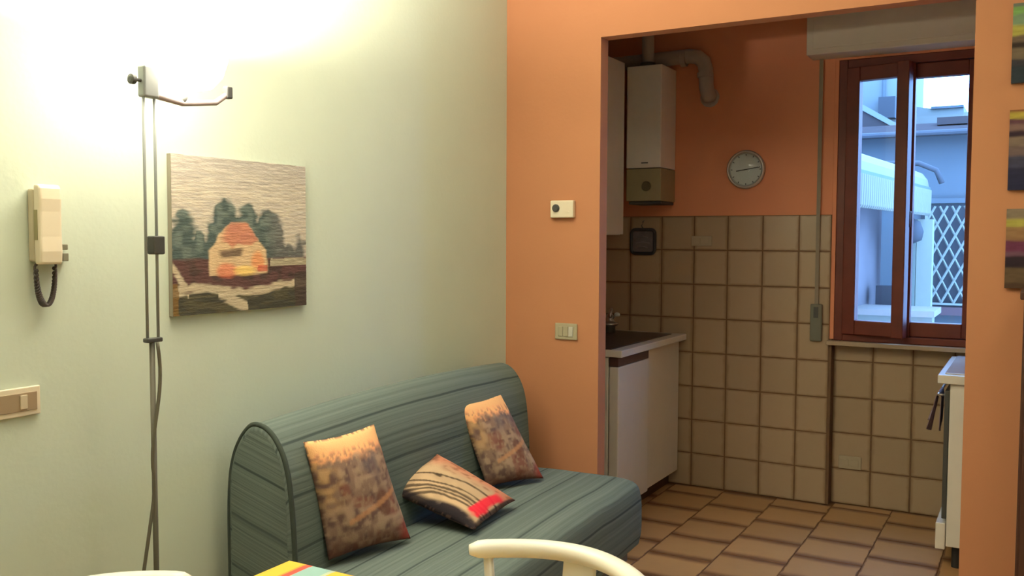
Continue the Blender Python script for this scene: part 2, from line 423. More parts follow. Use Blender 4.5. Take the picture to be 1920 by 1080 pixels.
P = [(-2.40, 5.15, 2.50), (-2.25, 5.15, 2.51), (-1.78, 5.15, 2.515), (-1.735, 5.15, 2.505), (-1.70, 5.152, 2.475), (-1.688, 5.155, 2.43), (-1.686, 5.16, 2.34), (-1.684, 5.175, 2.31), (-1.682, 5.20, 2.295), (-1.682, 5.229, 2.292)]
P = [(a, b+0.008, c+0.012) for a, b, c in P[:-1]]+[P[-1]]
t = thing('vent_pipe', 'white vent pipe with an elbow turning down over the orange wall', 'pipe', (-1.7, 5.15, 2.5))
def rel(o, P): return [tuple(Vector(p)-o.location) for p in P]
obj('pipe', tube(rel(t, P), 0.042, 20), PIPEM, t, smooth=True)
obj('collar', tube(rel(t, [(-1.688, 5.155, 2.425), (-1.6875, 5.156, 2.40)]), 0.046, 24), PIPEM, t)
obj('collar', tube(rel(t, [(-1.80, 5.15, 2.515), (-1.83, 5.15, 2.515)]), 0.046, 24), PIPEM, t)
obj('wall_rosette', lathe([(0.056, 0.0), (0.056, -0.006), (0.046, -0.012)], 28, 'y', at=(0.018, 0.0778, -0.208)), PIPEM, t)

# ------------------------------------------------------------------ clock
t = thing('wall_clock', 'round silver wall clock on the orange kitchen wall', 'clock', (-1.461, KY+0.008, 1.868))
obj('rim', lathe([(0.108, -0.0005), (0.110, -0.018), (0.106, -0.028), (0.098, -0.030), (0.094, -0.022), (0.094, -0.012)], 56, 'y'), mat('satin_silver', (0.52, 0.47, 0.40), 0.35, metal=0.5), t, smooth=True)
fm = mat('silver_grey_dial', (0.88, 0.86, 0.78), 0.4, var=0.04)
f = obj('face', lathe([(0.0938, -0.010), (0.0938, -0.013)], 56, 'y'), fm, t)
bm = bmesh.new()
for k in range(12):
    a = k*math.pi/6; c, s = math.sin(a), math.cos(a)
    tube([(c*0.078, -0.0138, s*0.078), (c*0.087, -0.0138, s*0.087)], 0.0022, 6, bm)
obj('hour_marks', bm, DGREY, f, kind='stuff')
obj('hour_hand', tube([(0.006, -0.0155, 0.001), (-0.055, -0.0155, -0.008)], 0.0028, 6), DGREY, t)
obj('minute_hand', tube([(-0.008, -0.0175, -0.001), (0.080, -0.0175, 0.012)], 0.0022, 6), DGREY, t)
dome = lathe([(0.0930, -0.021), (0.080, -0.0285), (0.055, -0.035), (0.028, -0.0385), (0.003, -0.0395)], 56, 'y')
obj('glass', dome, GLASS, t, smooth=True)

# ------------------------------------------------------------------ small things on the tiles
t = thing('trivet', 'dark-framed square trivet hanging from a hook on the tiles under the boiler', 'trivet', (-2.078, KY, 1.455))
def rring(w, h, r, rad, y, n=6):
    P = []
    for cx, cz, a0 in ((w-r, h-r, 0), (-w+r, h-r, 90), (-w+r, -h+r, 180), (w-r, -h+r, 270)):
        for k in range(n+1):
            a = math.radians(a0+90*k/n); P.append((cx+r*math.cos(a), y, cz+r*math.sin(a)))
    return P+[P[0]]
obj('frame', tube(rring(0.075, 0.072, 0.025, 0, -0.014), 0.0105, 10), mat('dark_grey_enamel', (0.045, 0.045, 0.048), 0.45), t, smooth=True)
obj('plate', box(-0.068, 0.068, -0.014, -0.010, -0.065, 0.065), mat('grey_print_plate', (0.17, 0.15, 0.15), 0.6, var=0.35, scale=26), t)
bm = bmesh.new()
for zz, w in ((0.025, 0.032), (-0.01, 0.045), (-0.038, 0.03)): tube([(-w, -0.0155, zz), (0, -0.0165, zz+0.008), (w, -0.0155, zz)], 0.0035, 6, bm)
obj('scroll_bars', bm, mat('mid_grey_metal', (0.26, 0.24, 0.24), 0.4), t, smooth=True, kind='stuff')
obj('hanging_loop', tube([(0, -0.012, 0.077), (-0.012, -0.012, 0.095), (0, -0.012, 0.115), (0.012, -0.012, 0.095), (0, -0.012, 0.079)], 0.003, 8), DGREY, t, smooth=True)
obj('hook', tube([(0, -0.0008, 0.125), (0, -0.016, 0.122), (0, -0.018, 0.112)], 0.003, 8), DGREY, t, smooth=True)
def socket(loc, label, w=0.062, h=0.036, m=None):
    t = thing('wall_socket', label, 'socket', loc)
    obj('plate', box(-w, w, -0.009, -0.0008, -h, h), m or WHITE, t, bevel=0.004)
    for s in (-1, 1):
        obj('key', box(s*0.026-0.020, s*0.026+0.020, -0.012, -0.009, -0.018, 0.018), m or WHITE, t, bevel=0.002)
    return t
SOCKM = mat('beige_plastic', (0.47, 0.39, 0.26), 0.45)
socket((-1.715, KY, 1.46), 'beige socket plate on the upper tiles below the clock', 0.062, 0.030, SOCKM)
socket((-0.872, NY, 0.236), 'beige socket plate low on the tiles under the window', 0.060, 0.036, SOCKM)

# ------------------------------------------------------------------ cooker on the right
t = thing('cooker', 'cream cooker with white top half hidden by the right jamb', 'cooker', (-0.06, 4.78, 0))
obj('body', box(-0.262, 0.265, -0.315, 0.38, 0.10, 0.832), WHITE, t, bevel=0.004)
obj('oven_door', box(-0.284, -0.264, -0.30, 0.37, 0.22, 0.80), DGREY, t, bevel=0.004)
obj('drawer', box(-0.305, -0.264, -0.318, 0.375, 0.085, 0.205), WHITE, t, bevel=0.004)
obj('top_slab', box(-0.312, 0.27, -0.335, 0.42, 0.834, 0.874), WHITE, t, bevel=0.005)
obj('hob_plate', box(-0.285, 0.25, -0.30, 0.40, 0.874, 0.880), WHITE2, t, bevel=0.003)
for x_, y_ in ((-0.14, -0.13), (0.10, -0.13), (-0.14, 0.20), (0.10, 0.20)):
    bn = obj('burner', lathe([(0.045, 0.8805), (0.045, 0.890), (0.030, 0.896), (0.004, 0.897)], 24, at=(x_, y_, 0)), DGREY, t, smooth=True)
    bm = bmesh.new()
    for a in range(4):
        c, s = math.cos(a*math.pi/2+0.78), math.sin(a*math.pi/2+0.78)
        tube([(x_+c*0.03, y_+s*0.03, 0.906), (x_+c*0.085, y_+s*0.085, 0.906), (x_+c*0.092, y_+s*0.092, 0.881)], 0.004, 6, bm)
    obj('pan_support', bm, DGREY, bn, smooth=True, kind='stuff')
obj('towel_bar', tube([(-0.286, -0.27, 0.775), (-0.312, -0.27, 0.775), (-0.312, 0.33, 0.775), (-0.286, 0.33, 0.775)], 0.006, 8), STEEL, t, smooth=True)
for sx in (-0.22, 0.22):
    for sy in (-0.27, 0.33): obj('foot', lathe([(0.02, 0.0005), (0.02, 0.099)], 16, at=(sx, sy, 0)), BLACK, t)
u = np.linspace(0, 1, 25); v = np.linspace(0, 1, 17)
U, V = np.meshgrid(u, v, indexing='ij')
tw = np.zeros((25, 17, 3)); s_ = (U-0.5)*2
fold = 0.008*np.sin(V*19)+0.004*np.sin(V*41+1)
tw[..., 0] = -0.312 + np.where(s_ < 0, -0.0095, 0.0095)*np.minimum(1, np.abs(s_)*8) - np.where(s_ < 0, 1, 0.15)*(0.034*np.abs(s_)**1.3+fold*np.abs(s_))
tw[..., 1] = -0.24 + 0.16*V*(1-0.12*np.abs(s_))
tw[..., 2] = 0.783 - np.abs(s_)*0.17*(1+0.1*np.sin(V*6)) + 0.002
twm = grid_mesh('towel', tw + np.array([-0.06, 4.78, 0]))
o = obj('dish_towel', twm, mat('mauve_grey_cloth', (0.34, 0.25, 0.27), 0.95, var=0.2), None, smooth=True)
sm = o.modifiers.new('s', 'SOLIDIFY'); sm.thickness = 0.003; sm.offset = 0
tag(o, 'mauve-grey dish towel hanging from the front of the cooker', 'towel')

# ------------------------------------------------------------------ living room walls: switches etc.
t = thing('thermostat', 'small cream thermostat on the orange wall', 'thermostat', (-1.806, YF, 1.599))
obj('case', box(-0.056, 0.056, -0.028, -0.0008, -0.038, 0.038), IVORY, t, bevel=0.006)
obj('dial', lathe([(0.017, -0.028), (0.017, -0.034), (0.013, -0.038)], 24, 'y', at=(-0.026, 0, 0.004)), DGREY, t)
obj('lever', box(0.018, 0.036, -0.031, -0.028, -0.016, -0.010), IVORY, t)
t = thing('light_switch', 'olive-grey light switch plate on the orange wall below the thermostat', 'switch', (-1.790, YF, 1.063))
obj('plate', box(-0.054, 0.054, -0.010, -0.0008, -0.036, 0.036), KEYM, t, bevel=0.004)
obj('key', box(-0.036, -0.014, -0.013, -0.010, -0.022, 0.022), KEYM, t, bevel=0.002)
obj('key', box(-0.011, 0.011, -0.013, -0.010, -0.022, 0.022), KEYM, t, bevel=0.002)
obj('key', box(0.014, 0.036, -0.014, -0.010, -0.022, 0.022), mat('lighter_key', (0.55, 0.52, 0.42), 0.4), t, bevel=0.002)
t = thing('light_switch', 'wide cream switch frame with brown centre on the green wall', 'switch', (XL, 1.28, 1.076))
obj('frame', box(0.0008, 0.010, -0.075, 0.062, -0.035, 0.035), IVORY, t, bevel=0.003)
obj('centre', box(0.010, 0.0125, -0.064, 0.052, -0.022, 0.022), TAUPE, t, bevel=0.001)
obj('key', box(0.0125, 0.016, 0.008, 0.026, -0.017, 0.017), mat('pale_key', (0.62, 0.52, 0.36), 0.4), t, bevel=0.002)

# intercom
t = thing('intercom', 'cream wall intercom handset with a looped dark cord', 'intercom', (XL, 1.365, 1.50))
obj('base', box(0.0008, 0.026, -0.040, 0.034, -0.090, 0.086), mat('beige_base', (0.60, 0.52, 0.36), 0.45), t, bevel=0.006)
prof = [(0.028, -0.096), (0.052, -0.096), (0.055, -0.065), (0.0530, -0.03), (0.0530, 0.03), (0.055, 0.060), (0.053, 0.085), (0.047, 0.095), (0.028, 0.095)]
obj('handset', prism(prof, 'y', -0.042, 0.016), IVORY, t, bevel=0.006)
obj('slot_shade', box(0.030, 0.044, -0.0428, -0.0413, -0.038, 0.034), mat('olive_slot_shade', (0.34, 0.30, 0.15), 0.6), t)  # shade of the side slot painted as a thin olive sheet
b = obj('call_button', box(0.0008, 0.022, 0.036, 0.052, -0.090, -0.070), mat('grey_button', (0.22, 0.21, 0.14), 0.5), t, bevel=0.002)
obj('call_button', box(0.0008, 0.020, 0.036, 0.052, -0.062, -0.048), b.data.materials[0], t, bevel=0.002)
P = []
N = 260
for k in range(N):
    s = k/(N-1); a = math.pi*s
    cy = -0.036 + 0.024*(1-math.cos(a)); cz = -0.096 - 0.100*math.sin(a)**0.75
    P.append((0.024+0.0055*math.cos(k*0.9), cy+0.0055*math.sin(k*0.9)*abs(math.sin(a)), cz+0.0055*math.sin(k*0.9)*abs(math.cos(a))))
obj('coiled_cord', tube(P, 0.0032, 6), mat('dark_brown_cord', (0.07, 0.055, 0.05), 0.5), t, smooth=True)

# ------------------------------------------------------------------ woven picture on the green wall
def paint_picture(u, v):
    """u 0..1 left-right, v 0..1 bottom-top; linear colours"""
    n1 = vnoise(u, v*6, 9, 1); n2 = vnoise(u, v, 22, 2); n3 = vnoise(u*2, v*30, 6, 3)
    uw = u+0.012*(n2-0.5); vw = v+0.015*(n3-0.5)
    c = np.zeros(u.shape+(3,))+np.array(lin((188, 178, 160)))
    c = blend(c, 0.55*sst(0.35, 0.7, n3), lin((158, 150, 142)))
    c = blend(c, 0.5*sst(0.75, 1, v), lin((160, 155, 150)))
    tree = np.zeros(u.shape)
    for cx, top, w in ((0.07, 0.67, 0.11), (0.17, 0.54, 0.12), (0.26, 0.60, 0.09), (0.35, 0.76, 0.12), (0.45, 0.64, 0.10), (0.53, 0.725, 0.12), (0.61, 0.62, 0.10), (0.68, 0.70, 0.14), (0.75, 0.55, 0.12), (0.84, 0.46, 0.12), (0.94, 0.53, 0.08)):
        hh = np.clip((top-vw)/0.16, 0, 1)**0.55
        tree = np.maximum(tree, sst(-0.015, 0.035, w*hh-np.abs(uw-cx)+0.06*(n2-0.5)+0.03*(n1-0.5))*sst(top+0.01, top-0.02, vw))
    tree *= (vw > 0.33)
    tc = blend(np.zeros(u.shape+(3,))+np.array(lin((74, 86, 82))), sst(0.3, 0.8, n2), lin((100, 110, 103)))
    tc = blend(tc, sst(0.62, 0.8, u)*0.7, lin((104, 100, 96)))
    c = c*(1-tree[..., None])+tc*tree[..., None]
    # ground
    g = sst(0.36, 0.34, vw)*1.0
    c = blend(c, g, lin((92, 66, 62))); c = blend(c, g*sst(0.4, 0.8, n2)*0.8, lin((70, 58, 52)))
    c = blend(c, ((np.abs(uw-0.86) < 0.16)*(vw > 0.29)*(vw < 0.345)), lin((160, 150, 125)))
    # house
    inside = lambda a, b, cc, d: (uw > a)*(uw < b)*(vw > cc)*(vw < d)
    half = np.where(vw < 0.40, 0.225, 0.225-(vw-0.40)*0.85)
    body = sst(-0.005, 0.02, half-np.abs(uw-0.45)+0.03*(n2-0.5))*sst(0.235, 0.25, vw)*sst(0.595, 0.575, vw)
    c = blend(c, body, lin((196, 168, 130)))
    roof = body*sst(0.43, 0.455, vw+0.04*(n2-0.5)-0.25*np.maximum(0, uw-0.5))*sst(0.30, 0.37, uw-0.3*(vw-0.45))
    c = blend(c, roof*0.85, lin((172, 104, 86)))
    c = blend(c, roof*sst(0.45, 0.7, n2)*0.5, lin((190, 130, 100)))
    dk = sst(0.0, 0.02, 0.035-np.abs(vw-0.385-0.10*(uw-0.40)))*sst(0.30, 0.345, uw+0.5*(vw-0.37))*sst(0.50, 0.46, uw)
    c = blend(c, dk*0.85, lin((84, 68, 58)))
    c = blend(c, sst(0.07, 0.03, np.hypot(uw-0.60, (vw-0.33)*0.8))*0.8, lin((215, 140, 90)))
    c = blend(c, inside(0.60, 0.68, 0.26, 0.30)*0.7, lin((185, 72, 60)))
    c = blend(c, sst(0.06, 0.03, np.hypot((uw-0.37)*0.6, vw-0.27))*0.7, lin((205, 110, 80)))
    c = blend(c, sst(0.045, 0.02, np.hypot((uw-0.50)*0.4, vw-0.268))*0.9, lin((225, 190, 110)))
    c = blend(c, inside(0.62, 0.88, 0.235, 0.35)*(n1 > 0.5)*0.0, lin((160, 150, 120)))
    # water band and dark bank
    w1 = 0.145+0.02*np.sin(u*9)+0.02*(n2-0.5)
    water = sst(0.035, 0.02, np.abs(vw-w1))
    water = np.maximum(water, sst(0.05, 0.02, np.abs(vw-(0.30-1.6*uw)))*(uw < 0.1))
    water = np.maximum(water, sst(0.05, 0.03, np.abs(vw-(0.30-0.55*uw)))*(uw > 0.3)*(uw < 0.52))
    low = (vw < w1-0.02)
    c = blend(c, low*1.0, lin((68, 66, 56)))
    c = blend(c, low*sst(0.4, 0.7, n1)*0.5, lin((92, 86, 62)))
    c = blend(c, water*sst(0.2, 0.5, n1+0.2), lin((178, 164, 138)))
    c = blend(c, (uw > 0.9)*(vw < 0.24)*0.9, lin((74, 62, 54)))
    c = blend(c, (uw < 0.035)*(vw < 0.20)*0.8, lin((120, 92, 48)))
    c *= (0.88+0.24*vnoise(u*3, v*80, 8, 7))[..., None]
    return c*1.25
t = thing('woven_picture', 'woven wall picture of a red-roofed house among dark trees', 'picture', (XL, 2.0, 1.4755))
nu, nv = 190, 170
u = np.linspace(0, 1, nu); v = np.linspace(0, 1, nv); U, V = np.meshgrid(u, v, indexing='ij')
colr = paint_picture(U, V)
P = np.zeros((nu, nv, 3)); P[..., 0] = 0.017+0.0012*vnoise(U*2, V*40, 9, 4); P[..., 1] = (U-0.5)*0.535; P[..., 2] = (V-0.5)*0.452
TEX = vcol_mat('woven_wool', 0.95, 0.5, 60, (1, 1, 12))
obj('tapestry', grid_mesh('tapestry', P, colr), TEX, t, smooth=True)
obj('stretcher', box(0.0008, 0.016, -0.2675, 0.2675, -0.226, 0.226), mat('edge_canvas', (0.30, 0.27, 0.20), 0.9), t)

# ------------------------------------------------------------------ three small pictures on the right pier
def stripes_img(bands, seed):
    def f(u, v):
        n = vnoise(u*1.5, v*3, 5, seed)
        vv = v+0.03*(n-0.5)
        c = np.zeros(u.shape+(3,))
        for z, rgb in bands: c = blend(c, sst(z-0.02, z+0.02, vv), [k*1.25 for k in lin(rgb)])
        return c*(0.85+0.3*vnoise(u*2, v*8, 6, seed+1))[..., None]
    return f
pics = [
    ('painting of a green and yellow dusk sky, topmost of the three on the right pier', 2.138, 0.268, [(-1, (36, 44, 52)), (0.22, (48, 44, 50)), (0.30, (96, 82, 66)), (0.44, (44, 32, 28)), (0.52, (92, 76, 62)), (0.60, (150, 140, 66)), (0.72, (104, 124, 98)), (0.86, (104, 138, 76)), (0.95, (90, 92, 84))]),
    ('painting of a dark blue sea at sunset, middle of the three on the right pier', 1.778, 0.272, [(-1, (34, 34, 58)), (0.28, (56, 54, 74)), (0.42, (96, 78, 76)), (0.55, (112, 94, 82)), (0.67, (44, 28, 40)), (0.73, (112, 86, 80)), (0.82, (84, 52, 62)), (0.88, (160, 140, 60)), (0.97, (120, 72, 48))]),
    ('painting with purple and brown bands, lowest of the three on the right pier', 1.442, 0.272, [(-1, (70, 50, 38)), (0.06, (84, 66, 48)), (0.27, (40, 28, 36)), (0.40, (96, 64, 78)), (0.46, (92, 42, 66)), (0.60, (128, 96, 66)), (0.78, (150, 140, 66)), (0.88, (116, 100, 84))]),
]
CANV = vcol_mat('painted_canvas', 0.6, 0.2, 300)
for i, (lb, zc, h, bands) in enumerate(pics):
    w = 0.26
    t = thing('small_painting', lb, 'painting', (-0.099+w/2, YF, zc), group='small paintings on the right pier')
    u = np.linspace(0, 1, 30); v = np.linspace(0, 1, 60); U, V = np.meshgrid(u, v, indexing='ij')
    P = np.zeros((30, 60, 3)); P[..., 0] = (U-0.5)*w; P[..., 1] = -0.0205; P[..., 2] = (V-0.5)*h
    obj('canvas', grid_mesh('canvas', P, stripes_img(bands, 11+i*3)(U, V)), CANV, t)
    obj('stretcher', box(-w/2, w/2, -0.020, -0.0008, -h/2, h/2), DWOOD, t)

# dark cabinet in the right corner
t = thing('tall_cabinet', 'dark brown wooden cabinet at the right edge below the paintings', 'cabinet', (0.37, 3.42, 0))
obj('body', box(-0.405, 0.405, -0.155, 0.172, 0.06, 1.285), DWOOD, t, bevel=0.004)
obj('top', box(-0.415, 0.415, -0.175, 0.175, 1.286, 1.312), DWOOD, t, bevel=0.004)
for s in (-1, 1):
    d = obj('door', box(min(s*0.004, s*0.395), max(s*0.004, s*0.395), -0.176, -0.157, 0.08, 1.27), DWOOD, t, bevel=0.003)
    obj('knob', lathe([(0.008, -0.177), (0.014, -0.19), (0.010, -0.198)], 16, 'y', at=(s*0.04, 0, 0.75)), STEEL, d, smooth=True)
obj('plinth', box(-0.39, 0.39, -0.13, 0.16, 0.0008, 0.06), DWOOD, t)

# ------------------------------------------------------------------ floor lamp
LX, LY = -1.85, 1.478
t = thing('floor_lamp', 'twin-rod floor lamp glaring white beside the woven picture', 'lamp', (LX, LY, 0.0015))
obj('base', lathe([(0.13, 0.0), (0.13, 0.012), (0.12, 0.022), (0.02, 0.030)], 40), GREYM, t, smooth=False)
obj('lower_pole', tube([(0, 0, 0.03), (0, -0.003, 1.225)], 0.0065, 12), CABLE, t, smooth=True)
obj('joint', box(-0.010, 0.010, -0.022, 0.022, 1.215, 1.226), DGREY, t, bevel=0.003)
for s in (-1, 1): obj('rod', tube([(0, s*0.0155, 1.222), (0, s*0.0155, 1.86)], 0.0036, 10), GREYM, t, smooth=True)
obj('slider', box(-0.014, 0.014, -0.002, 0.030, 1.427, 1.472), DGREY, t, bevel=0.004)
obj('head_bracket', box(-0.013, 0.013, -0.022, 0.022, 1.80, 1.875), GREYM, t, bevel=0.005)
kb = obj('knob', lathe([(0.004, 0.022), (0.004, 0.038), (0.012, 0.040), (0.012, 0.050), (0.006, 0.052)], 18, 'x'), DGREY, t)
kb.rotation_euler = (0, 0, -math.pi/2); kb.location = (0, 0, 1.838)
obj('arm', tube([(0, 0.015, 1.808), (0, 0.10, 1.800), (0, 0.205, 1.815), (0, 0.245, 1.842)], 0.0075, 10), mat('pinkish_grey_metal', (0.42, 0.34, 0.33), 0.4), t, smooth=True)
obj('end_clip', box(-0.010, 0.010, 0.236, 0.256, 1.83, 1.862), DGREY, t, bevel=0.004)
# opal glass bowl with a halogen tube, open to the ceiling
EM = bpy.data.materials.new('glowing_opal_glass'); EM.use_nodes = True
b = EM.node_tree.nodes['Principled BSDF']; b.inputs['Base Color'].default_value = (0.8, 0.78, 0.7, 1)
b.inputs['Emission Color'].default_value = (*LAMP_COL, 1); b.inputs['Emission Strength'].default_value = SHADE_EMIT
prof = []
sh = obj('glass_shade', lathe([(0.03, 1.835), (0.06, 1.842), (0.085, 1.87), (0.098, 1.91), (0.104, 1.96), (0.099, 1.96), (0.090, 1.905), (0.06, 1.86), (0.01, 1.850)], 40, at=(0, 0.115, 0)), EM, t, smooth=True)
obj('halogen_tube', tube([(0, 0.06, 1.90), (0, 0.17, 1.90)], 0.006, 10), EM, t, smooth=True)
obj('shade_fork', tube([(0, 0.10, 1.801), (0, 0.115, 1.834)], 0.007, 10), GREYM, t, smooth=True)
# cord
P = []
for k in range(60):
    s = k/59; z = 1.215-s*1.19
    off = 0.013*math.sin(s*math.pi*5.6+0.5)*(1 if s < 0.26 else max(0, 1-(s-0.26)*12)) - min(0.125, 0.23*max(0, s-0.27))
    P.append((0.0125, off-0.004, z))
P += [(0.02, -0.14, 0.008), (-0.05, -0.25, 0.006), (-0.20, -0.30, 0.006)]
obj('cord', tube(P, 0.0042, 8), CABLE, t, smooth=True)
# light thrown upward out of the open bowl
ld = bpy.data.lights.new('halogen_beam', 'SPOT'); ld.energy = UP_WATT*10; ld.color = LAMP_COL
ld.spot_size = math.radians(178); ld.spot_blend = 0.35; ld.shadow_soft_size = 0.05
lo = bpy.data.objects.new('halogen_beam', ld); C.objects.link(lo); lo.parent = t
lo.location = (0, 0.115, 1.93); lo.rotation_euler = (math.pi, 0, 0)

# unseen ceiling lamp, added as fill light for living room and kitchen
t = thing('ceiling_fill_lamp', 'added round opal fill lamp on the living room ceiling, out of frame', 'lamp', (0.55, 1.35, HC))
EM2 = EM.copy(); EM2.name = 'fill_lamp_opal'
EM2.node_tree.nodes['Principled BSDF'].inputs['Emission Strength'].default_value = CEIL_FILL
obj('fill_opal_bowl', lathe([(0.17, -0.02), (0.165, -0.05), (0.12, -0.085), (0.01, -0.10)], 40), EM2, t, smooth=True)
obj('fill_lamp_mount', lathe([(0.18, -0.0008), (0.18, -0.019)], 40), WHITE, t)

# ------------------------------------------------------------------ sofa
def stripe_mat():
    m = bpy.data.materials.new('striped_teal_cotton'); m.use_nodes = True; nt = m.node_tree; b = nt.nodes['Principled BSDF']
    uv = nt.nodes.new('ShaderNodeUVMap'); uv.uv_map = 'UVMap'
    sp = nt.nodes.new('ShaderNodeSeparateXYZ'); nt.links.new(uv.outputs[0], sp.inputs[0])
    def M_(op, a, bb=None):
        n = nt.nodes.new('ShaderNodeMath'); n.operation = op
        for i, v in enumerate((a, bb)):
            if v is None: continue
            if isinstance(v, (int, float)): n.inputs[i].default_value = v
            else: nt.links.new(v, n.inputs[i])
        return n.outputs[0]
    # gentle waviness along the length
    nw = nt.nodes.new('ShaderNodeTexNoise'); nw.inputs['Scale'].default_value = 2.2; nt.links.new(uv.outputs[0], nw.inputs['Vector'])
    vv = M_('ADD', sp.outputs[1], M_('MULTIPLY', M_('SUBTRACT', nw.outputs[0], 0.5), 0.022))
    # fine stripes
    cmb = nt.nodes.new('ShaderNodeCombineXYZ'); nt.links.new(M_('MULTIPLY', sp.outputs[0], 0.22), cmb.inputs[0]); nt.links.new(M_('MULTIPLY', vv, 58.0), cmb.inputs[1])
    n1 = nt.nodes.new('ShaderNodeTexNoise'); n1.inputs['Scale'].default_value = 1.6; n1.inputs['Detail'].default_value = 3; nt.links.new(cmb.outputs[0], n1.inputs['Vector'])
    r1 = nt.nodes.new('ShaderNodeValToRGB'); nt.links.new(n1.outputs[0], r1.inputs[0])
    e = r1.color_ramp.elements; e[0].position = 0.34; e[0].color = (0.118, 0.150, 0.133, 1); e[1].position = 0.68; e[1].color = (0.172, 0.210, 0.188, 1)
    # bold dark seams every ~11.5 cm
    ph = M_('ABSOLUTE', M_('SUBTRACT', M_('FRACT', M_('MULTIPLY', vv, 6.6)), 0.5))
    mr = nt.nodes.new('ShaderNodeMapRange'); mr.interpolation_type = 'SMOOTHSTEP'
    mr.inputs[1].default_value = 0.042; mr.inputs[2].default_value = 0.014; nt.links.new(ph, mr.inputs[0])
    mx = nt.nodes.new('ShaderNodeMix'); mx.data_type = 'RGBA'
    nt.links.new(M_('MULTIPLY', mr.outputs[0], 0.8), mx.inputs[0]); nt.links.new(r1.outputs[0], mx.inputs[6]); mx.inputs[7].default_value = (0.05, 0.07, 0.065, 1)
    nt.links.new(mx.outputs[2], b.inputs['Base Color']); b.inputs['Roughness'].default_value = 0.95; b.inputs['Specular IOR Level'].default_value = 0.15
    bp = nt.nodes.new('ShaderNodeBump'); bp.inputs['Strength'].default_value = 0.5; bp.inputs['Distance'].default_value = 0.004
    nt.links.new(n1.outputs[0], bp.inputs['Height']); nt.links.new(bp.outputs[0], b.inputs['Normal'])
    return m
SOFA = stripe_mat()
PIPING = mat('dark_green_piping', (0.045, 0.060, 0.048), 0.9)
sofa = thing('sofa', 'teal-grey striped sofa bed against the green wall', 'sofa', (-2.022, 1.862, 0), math.radians(2.4))
# local x = out from wall, local y = along the sofa
SL = 1.50
def smooth_closed(pts, n):
    """resample a closed polyline with Catmull-Rom"""
    P = np.array(pts, float); m = len(P); out = []
    per = n//m
    for i in range(m):
        p0, p1, p2, p3 = P[i-1], P[i], P[(i+1) % m], P[(i+2) % m]
        for k in range(per):
            t_ = k/per
            out.append(0.5*((2*p1)+(-p0+p2)*t_+(2*p0-5*p1+4*p2-p3)*t_*t_+(-p0+3*p1-3*p2+p3)*t_**3))
    return np.array(out)
def loft_body(sec, L, endr, crown, nsec, nl, inset=0.0, uvoff=0.0, dropfar=0.0):
    """section (x,z) swept along y with softly rounded ends. returns mesh with uv (length, arc)"""
    c = sec.mean(0); n = len(sec)
    arc = np.concatenate([[0], np.cumsum(np.linalg.norm(np.diff(np.vstack([sec, sec[:1]]), axis=0), axis=1))])
    ys = []; sc = []
    for k in range(7):
        a = k/6*math.pi/2; ys.append(endr*(1-math.cos(a))); sc.append((endr*(math.sin(a)-1)))
    mid = np.linspace(endr, L-endr, nl)[1:-1]
    Ys = ys+list(mid)+[L-v_ for v_ in ys[::-1]]; Sc = sc+[0]*len(mid)+sc[::-1]
    rings = []
    d = sec-c; ln = np.linalg.norm(d, axis=1, keepdims=True)
    for y, s in zip(Ys, Sc):
        q = sec+d/ln*s
        f = y/L
        q = q.copy(); q[:, 1] += crown*(1-(2*f-1)**2)*(q[:, 1] > sec[:, 1].max()-0.25)*((q[:, 1]-(sec[:, 1].max()-0.25))/0.25)
        rings.append(np.column_stack([q[:, 0], np.full(n, y), q[:, 1]]))
    P = np.array(rings); P = np.concatenate([P, P[:, :1]], 1)
    Lc = np.array(Ys)[:, None]*np.ones((1, n+1)); A = np.ones((len(Ys), 1))*arc[None]
    bmv = []; faces = []; uvs = []
    R = len(Ys); V = P[:, :-1].reshape(-1, 3).tolist()
    ix = lambda i, j: i*n+(j % n)
    for i in range(R-1):
        for j in range(n):
            faces.append((ix(i, j), ix(i+1, j), ix(i+1, j+1), ix(i, j+1)))
            uvs.append([(Lc[i, j], A[i, j]+uvoff), (Lc[i+1, j], A[i+1, j]+uvoff), (Lc[i+1, j+1], A[i+1, j+1]+uvoff), (Lc[i, j+1], A[i, j+1]+uvoff)])
    # end caps: fan, uv from (x,z) so that the stripes run level across the end
    for i, y in ((0, 0.0), (R-1, L)):
        V.append([float(c[0]), y, float(c[1])]); ci = len(V)-1
        for j in range(n):
            a, b_ = ix(i, j), ix(i, j+1)
            faces.append((a, b_, ci) if i == 0 else (b_, a, ci))
            fu = lambda q: (q[0], q[2]+0.32*q[0])
            uvs.append([fu(V[k]) for k in (faces[-1])])
    me = bpy.data.meshes.new('loft'); me.from_pydata(V, [], faces)
    l = me.uv_layers.new(name='UVMap'); l.data.foreach_set('uv', np.array([p for f in uvs for p in f], np.float32).ravel())
    me.update(); return me
sec = smooth_closed([(0.012, 0.10), (0.004, 0.40), (0.002, 0.70), (0.022, 0.84), (0.075, 0.925), (0.125, 0.937), (0.175, 0.905), (0.215, 0.83), (0.236, 0.70), (0.246, 0.52), (0.25, 0.30), (0.245, 0.10)], 72)
bk = obj('backrest', loft_body(sec, SL, 0.018, 0.022, 72, 40), SOFA, sofa, smooth=True)
